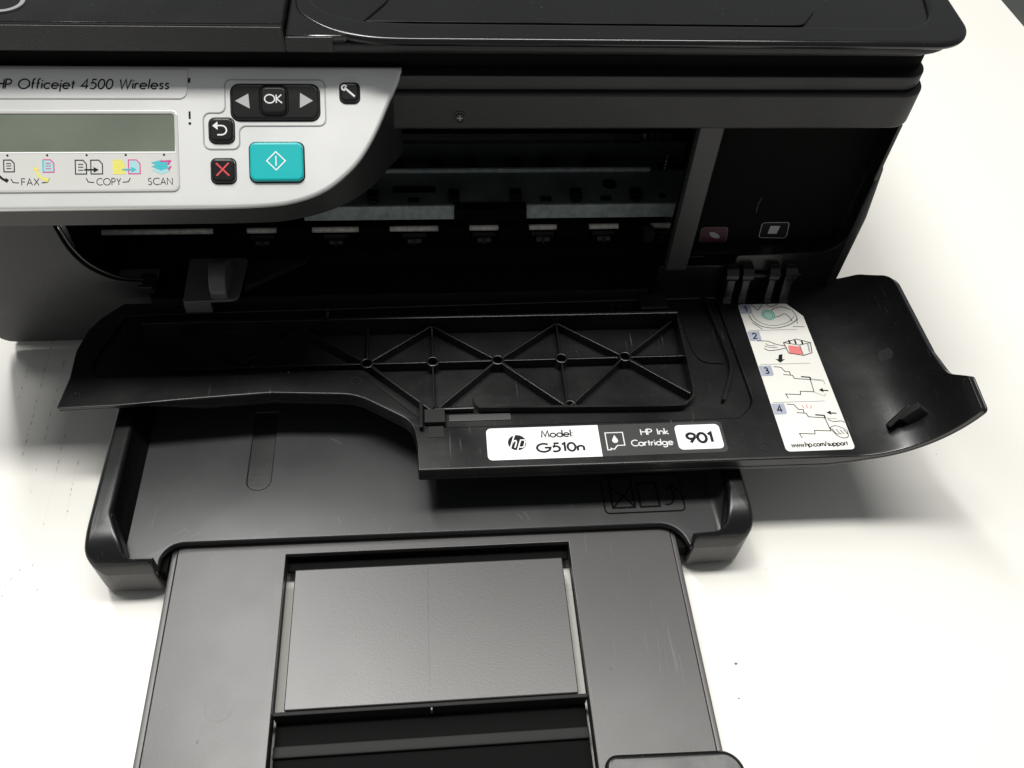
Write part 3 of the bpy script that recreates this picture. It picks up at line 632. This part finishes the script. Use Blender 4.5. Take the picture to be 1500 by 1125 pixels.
# step 3 and 4: cartridge sliding in, then clicking home
def carriage(b, sk):
    rb([(7.6, b + 18.6), (11, b + 18.2), (12.4, b + 15.4), (14.6, b + 15.2), (14.4, b + 13)], .3)
    rb([(11, b + 13.6), (15.4, b + 13), (15.8, b + 11), (23.4, b + 10), (23.6 - sk, b + 2.6), (16.4, b + 3.2), (16, b + 1.2), (8.8, b + 1.8), (9.4, b - .8)], .3)
    rb([(23.4, b + 10), (29, b + 9.2)], .25, 'ink_grey'); rb([(19.4, b + 12), (23.6, b + 11.4), (23.6, b + 10)], .55)
carriage(30.6, 0.6); rb([(23, 33), (27.4, 30.4), (28.4, 32)], .22, 'ink_grey'); rb([(23.8, 41.2), (29.6, 40), (29.8, 37.6)], .25, 'ink_grey')
carriage(7.8, -.4)
for b, xx in ((34.0, 25.6), (20.6, 25.2)):
    rb([(xx + 1.6, b), (xx + 4.6, b - .4)], .5, 'ink'); fl_([(xx, b + .2), (xx + 2.2, b + 1.3), (xx + 2, b - 1.2)], 'ink', .25)
for a in ((14.6, 25.6, 15.4, 23.6), (17, 26, 16.9, 23.8), (19.4, 25.4, 18.2, 23.4)): rb([a[:2], a[2:]], .3, 'red_soft')
rb(curve_pts([(24.6, 17), (27, 15.6), (30.6, 15.8), (32, 14.8)]), .28); rb(curve_pts([(24, 12.6), (25.6, 8.6), (28, 6.4), (31, 6.8), (31.6, 9.8)]), .28)
for k in range(4): rb(curve_pts([(25 + k * 1.7, 11.6 - k * .3), (26 + k * 1.7, 9), (27.4 + k * 1.2, 8.4)]), .25)
rb(curve_pts([(24.4, 12.4), (27, 13.2), (30, 11.8), (31.8, 10)]), .25)
ins += text("www.hp.com/support", x0 + 3.2, y0 + 2.3, 2.35, LF, .27, 'ink', .2, width=26.4, gap=.13)
part('instruction_label', door, ins, 0)

# ---------------- paper tray
tray = []
floor_o = [(-139, 330), (-139, 173.5), (-119.6, 173.5)] + arc(-110.6, 178.0, 8.8, 8.6, 190, 90, 8) + [(97.6, 185.7)] + arc(99.5, 173.7, 12, 12, 90, 10, 8) + [(112.4, 173.5), (131.5, 173.5), (131.5, 330)]
slot = rounded([(-86.9, 256), (-86.9, 212, 5.2), (-76.4, 212, 5.2), (-76.4, 256)], 0, 8)
slot[-1], slot[0] = (-76.4, 256), (-86.9, 256)
tray.append(plate(floor_o[::-1], [slot], 16.4, 20, .7, WZ, 'tray', bres=2))
ptray = part('paper_tray', printer, tray, centre=(0, 250, 10))
part('guide_slot', ptray, plate(rounded([(-87.6, 256), (-87.6, 207, 5.2), (-75.7, 207, 5.2), (-75.7, 256)], 0), (), 16.8, 19.1, .1, WZ, 'black'))
def arm(pts):
    def wp(x, y, z):
        f = math.sqrt(max(0.0, 1 - (1 - min(1.0, max(0.0, (y - 173.0) / 17.0))) ** 2))
        return (x, y, 3 + (z - 3) * (17.4 + 13.6 * f) / 31)
    cz = [((0, y, 0), (0, 1, 0)) for y in (174, 175, 176.5, 178, 180, 182, 184, 187, 190)]
    return plate(rounded(pts, 0, 9), (), 3.0, 34, 2.2, WZ, 'black_satin', warp=wp, cuts=cz, bres=3)
part('tray_side_wall', ptray, arm([(-147.2, 330), (-147.2, 172.8, 8), (-119.6, 172.8, 3), (-119.6, 176.3), (-130.5, 176.6, 3), (-137.8, 196, 8), (-138.4, 330)]))
part('tray_side_wall', ptray, arm([(140.0, 330), (131.2, 330), (131.2, 196, 6), (126.5, 176.8, 6), (112.4, 176.3), (112.4, 172.8, 3), (140.0, 172.8, 8)]))
def cove(x, sx):
    vs = []; k = 8
    for y in (177, 330):
        for i in range(k + 1):
            a = math.pi / 2 * i / k; vs.append(Vector((x + sx * 5 * (1 - math.sin(a)), y, 20.05 + 8 * (1 - math.cos(a)))))
    return (vs, [[i, i + 1, k + 2 + i, k + 1 + i] for i in range(k)], 'tray')
part('tray_cove', ptray, cove(131.2, -1), 60)
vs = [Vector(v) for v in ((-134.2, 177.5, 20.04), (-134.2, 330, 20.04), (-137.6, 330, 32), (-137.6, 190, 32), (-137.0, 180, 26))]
part('inner_wall_face', ptray, (vs, [[0, 4, 3, 2, 1]], 'deep'), 0)  # sloped wall face; dark reflection of the body put into its black colour
# embossed envelope / page / turn arrow mark, its relief shading put in as black
em = [ribbon(rect(76.2, 191.8, 113.6, 212, 2.2), .6, 19.95, WZ, 'deep', closed=True, h=.35)]
em += [ribbon([(80.0, 194.6), (90.4, 194.6), (90.4, 211), (80.0, 211)], .9, 19.95, WZ, 'deep', closed=True, h=.3), ribbon([(80.4, 195), (86, 200.8), (90, 195)], .8, 19.95, WZ, 'deep', h=.3), ribbon([(80.4, 205.2), (86, 200.2), (90, 206)], .8, 19.95, WZ, 'deep', h=.3),
       ribbon([(93.0, 194.6), (102, 194.6), (102, 207), (93, 207)], .9, 19.95, WZ, 'deep', closed=True, h=.3),
       ribbon(arc(106.0, 200, 3.6, 4.8, -110, 30, 8) + [(109.4, 205)], .7, 19.95, WZ, 'deep', h=.3), ribbon([(106.6, 203), (109.4, 205.6), (112, 202.6)], .9, 19.95, WZ, 'deep', h=.3)]
part('embossed_paper_mark', ptray, em, 0)
sc = []
for (x, y, a, l) in ((-116, 190, .5, 6), (-108, 188.5, .6, 5), (-112, 194, -.6, 4), (38, 191, 2.3, 4), (41, 190.5, 2.1, 5), (-45, 196, -1.2, 4), (-50, 239, -.6, 6), (62, 196, 2.6, 2), (-22, 188, 1.2, 2)):
    sc.append(ribbon(curve_pts([(x, y), (x + l * .5 * math.cos(a), y + l * .5 * math.sin(a) + .3), (x + l * math.cos(a), y + l * math.sin(a))], 4), .10, 20.02, WZ, 'grey_sticker'))
o = part('scratch', ptray, sc, 0); o['kind'] = 'stuff'
part('rail', ptray, box(-126, 176, 6, -117.2, 260, 14.2, .5, 'deep')); part('rail', ptray, box(108.2, 176, 6, 114, 260, 14.2, .5, 'deep'))

# ---------------- tray extension
ext = part('tray_extension', printer, [
    plate([(-113.6, 40), (-67.2, 40), (-67.2, 181.2), (58.2, 181.2), (58.2, 40), (105.4, 40), (105.4, 230), (-113.6, 230)][::-1], (), 12, 15.2, .35, WZ, 'ext', bres=2)], centre=(0, 150, 12))
part('edge_rail', ext, box(-116.4, 40, 9.5, -114.0, 230, 14.4, .4, 'ext')); part('edge_rail', ext, box(105.8, 40, 9.5, 108.0, 230, 14.4, .4, 'ext'))
Fp = Frame((0, 114.2, 12.2), (1, 0, 0), (0, 1, .012))
part('centre_panel', ext, [plate(rect(-62.9, 0, 54.6, 60.2, .6), (), -2.6, 0.6, .5, Fp, 'extpanel', bres=2)])
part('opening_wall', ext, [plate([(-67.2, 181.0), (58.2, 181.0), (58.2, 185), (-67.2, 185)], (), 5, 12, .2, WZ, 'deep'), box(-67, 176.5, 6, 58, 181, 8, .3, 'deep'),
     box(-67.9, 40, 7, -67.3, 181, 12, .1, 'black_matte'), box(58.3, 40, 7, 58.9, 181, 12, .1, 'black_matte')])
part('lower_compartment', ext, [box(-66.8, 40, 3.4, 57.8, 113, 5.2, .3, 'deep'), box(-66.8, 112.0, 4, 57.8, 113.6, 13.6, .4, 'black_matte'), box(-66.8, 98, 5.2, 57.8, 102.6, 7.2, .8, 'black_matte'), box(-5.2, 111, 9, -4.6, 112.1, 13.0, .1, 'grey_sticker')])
part('end_stop', ext, [plate(rounded([(60.4, 60), (60.4, 88.6, 5), (113, 87.4, 9), (118, 60)], 0, 8), (), 13.5, 18.0, 2.0, WZ, 'black_satin', bres=4)])
o = part('scratch', ext, [ribbon(curve_pts([(-92.5, 118), (-92, 113.5), (-88, 111), (-84, 112), (-82.4, 115)], 5), .16, 15.23, WZ, 'scuff'), ribbon([(68, 122), (69.5, 122.6)], .5, 15.23, WZ, 'skirt'), ribbon([(-94, 103), (-93.6, 104.5)], .45, 15.23, WZ, 'skirt')], 0); o['kind'] = 'stuff'
part('panel_seam', ext, [ribbon([(-5.6, 1.5), (-5.4, 57.6)], .45, .62, Fp, 'tray')], 0)

# ---------------- inside the carriage bay
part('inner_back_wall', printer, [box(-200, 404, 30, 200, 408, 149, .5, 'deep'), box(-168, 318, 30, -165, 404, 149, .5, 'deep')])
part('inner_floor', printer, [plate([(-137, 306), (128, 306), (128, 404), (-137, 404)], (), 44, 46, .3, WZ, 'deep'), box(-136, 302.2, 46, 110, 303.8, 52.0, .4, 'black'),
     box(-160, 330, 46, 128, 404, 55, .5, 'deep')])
part('carriage_beam', printer, [box(-160, 398, 82, 136, 404, 100, .8, 'black_matte')])
pl = part('platen', printer, [plate([(-60, 348), (145, 348), (145, 377), (-60, 377)], (), 66, 70, .3, WZ, 'platen')], centre=(35, 362, 68))
for a, b in ((-64, 12.6), (50.5, 133)):
    vs = [Vector((a, 345.2, 63.8)), Vector((b, 345.2, 63.8)), Vector((b, 347.9, 70.2)), Vector((a, 347.9, 70.2)), Vector((a, 349, 70.2)), Vector((b, 349, 70.2))]
    part('front_edge', pl, (vs, [[0, 1, 2, 3], [3, 2, 5, 4]], 'platen_edge'), 0)
part('edge_cover', pl, box(13, 343.6, 60.5, 50, 350, 71.2, .5, 'deep'))
part('rear_edge', pl, [box(-34, 375.2, 70, 121, 377.2, 72.2, .4, 'platen_edge'), ])
part('platen_slot', pl, plate(rect(-19, 359, 3.4, 364.4, .4), (), 70, 70.3, .1, WZ, 'deep'))
part('platen_hole', pl, plate(circle(97, 365, 4.0, 20), (), 70, 70.25, .05, WZ, 'deep')); part('platen_hole', pl, plate(circle(124, 355, 2.0, 20), (), 70, 70.25, .05, WZ, 'deep'))
post = None
for x in (-28.9, 12.8, 45.1, 77.0, 109.0):
    if post is None:
        post = part('platen_post', pl, [box(x - 2.8, 351, 70, x + 2.8, 357, 74.5, .4, 'deep'), box(x - 1.6, 349.4, 70, x + 1.6, 351, 72.5, .2, 'black_satin')]); px = x
    else: clone(post, (x - px, 0, 0))
for x in (-8, 61, 93): part('platen_stud', pl, [box(x - 2.8, 351, 70, x + 2.8, 353.6, 71.6, .4, 'deep')])
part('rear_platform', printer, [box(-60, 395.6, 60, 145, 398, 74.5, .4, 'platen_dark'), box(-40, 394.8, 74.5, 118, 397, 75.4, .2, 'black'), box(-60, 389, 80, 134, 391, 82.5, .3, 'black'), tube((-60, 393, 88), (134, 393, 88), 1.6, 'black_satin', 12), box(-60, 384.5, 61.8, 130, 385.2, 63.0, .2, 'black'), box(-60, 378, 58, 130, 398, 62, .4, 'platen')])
for x in (-17.3, 4.7, 23.2, 47.4, 66.2, 90.7):
    part('feed_wheel', printer, [tube((x - 2.6, 386, 67), (x + 2.6, 386, 67), 4.2, 'deep', 14), tube((x - 5, 386, 67), (x + 5, 386, 67), 1.4, 'black', 8)], 40)
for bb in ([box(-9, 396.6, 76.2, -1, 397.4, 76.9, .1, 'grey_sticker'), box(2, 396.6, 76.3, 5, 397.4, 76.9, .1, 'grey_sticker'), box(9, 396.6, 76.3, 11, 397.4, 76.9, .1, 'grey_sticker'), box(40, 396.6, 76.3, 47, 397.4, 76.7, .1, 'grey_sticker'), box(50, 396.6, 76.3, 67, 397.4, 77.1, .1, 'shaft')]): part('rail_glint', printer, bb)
def screw(x, y, z, r=3, m='steel'):
    F = FY(y); return [plate(circle(x, z, r, 22), (), 0, .6, .3, F, m, bres=3), ribbon([(x - r * .6, z), (x + r * .6, z)], .5, .62, F, 'ink_grey'), ribbon([(x, z - r * .6), (x, z + r * .6)], .5, .63, F, 'ink_grey'),
        plate(circle(x, z, r + 1.0, 22), (), -.3, .12, .05, F, 'black')]
part('screw', printer, screw(13.2, 300.3, 155.6, 1.9, 'black_satin'))
part('screw', printer, [tube((130.5, 380, 62), (130.5, 380, 78), .9, 'steel', 10), tube((130.5, 378.6, 60), (130.5, 378.6, 63.4), 2.6, 'steel', 14, r1=1.4)] + [tube((130.5, 380, 66 + 2.4 * k), (130.5, 380, 67 + 2.4 * k), 1.7, 'steel', 10) for k in range(4)], 40)
part('rail_clip', printer, [box(98, 393.5, 74.6, 103, 397, 79.5, .3, 'grey_part')])
part('rail_clip', printer, [box(70, 394, 77.5, 72.4, 397, 80.5, .3, 'grey_part')])
part('drive_belt', printer, [box(-60, 387.6, 83.4, 134, 388.4, 86.0, .1, 'black')])
part('carriage_mechanism', printer, [box(106, 392, 86, 112, 397, 94, .4, 'grey_part'), tube((116, 390, 84), (128, 390, 84), 3.0, 'black_satin', 14), tube((117, 390, 84), (118.2, 390, 84), 3.6, 'steel', 14), tube((121, 390, 84), (121.8, 390, 84), 3.4, 'grey_part', 14), tube((124.6, 390, 84), (125.4, 390, 84), 3.4, 'grey_part', 14)], 40)
# output roller shaft showing between the black holders
rs = part('roller_shaft', printer, tube((-166, 343, 59.6), (130, 343, 59.6), 1.5, 'shaft', 14), 40)
segs = [(-168.5, -109.6), (-93.4, -78.1), (-60.6, -36.6), (-20.9, 4.2), (20.3, 35.7), (51.6, 66.6), (83.4, 99.7), (116.5, 129.6)]
for i in range(len(segs) - 1):
    a = segs[i][1]; b = segs[i + 1][0]
    part('shaft_holder', rs, box(a, 339.6, 50, b, 346, 62.6, .5, 'deep'))
for (a, b) in segs[1:]:
    c = (a + b) / 2
    part('output_roller', rs, [tube((c - 3.5, 339.6, 54.4), (c + 3.5, 339.6, 54.4), 3.4, 'black_satin', 16), box(c - .5, 335.4, 50, c + .5, 336.6, 58, .2, 'grey_part'), box(c - 6, 338.5, 57.4, c + 6, 341, 58.2, .2, 'black')], 40)
part('lower_guide', printer, [plate([(-137, 307), (128, 307), (128, 338), (-137, 338)], (), 46.2, 48.2, .3, WZ, 'deep'), box(113, 335, 48, 118, 341, 62, .4, 'grey_part')])
# smoky paper guide with its finger tab
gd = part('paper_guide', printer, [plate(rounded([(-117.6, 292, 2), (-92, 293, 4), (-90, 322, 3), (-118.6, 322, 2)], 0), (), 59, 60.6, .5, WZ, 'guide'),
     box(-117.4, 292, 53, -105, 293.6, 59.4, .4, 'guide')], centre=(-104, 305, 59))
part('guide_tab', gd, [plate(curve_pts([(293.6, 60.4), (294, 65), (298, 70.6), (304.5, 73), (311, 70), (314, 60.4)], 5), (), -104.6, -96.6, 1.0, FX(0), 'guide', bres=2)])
vs = [Vector(v) for v in ((-90, 302, 60.2), (-62, 318.5, 60.6), (-72, 320, 61.4), (-90, 318, 60.6), (-90, 302, 57), (-62, 318.5, 59), (-72, 320, 59), (-90, 318, 57))]
part('guide_wedge', gd, (vs, [[0, 1, 2, 3], [0, 4, 5, 1], [3, 7, 4, 0], [1, 5, 6, 2], [2, 6, 7, 3]], 'black'), 0)
part('inner_step', printer, [box(-141, 304, 54, -134, 314, 59, .8, 'black')])
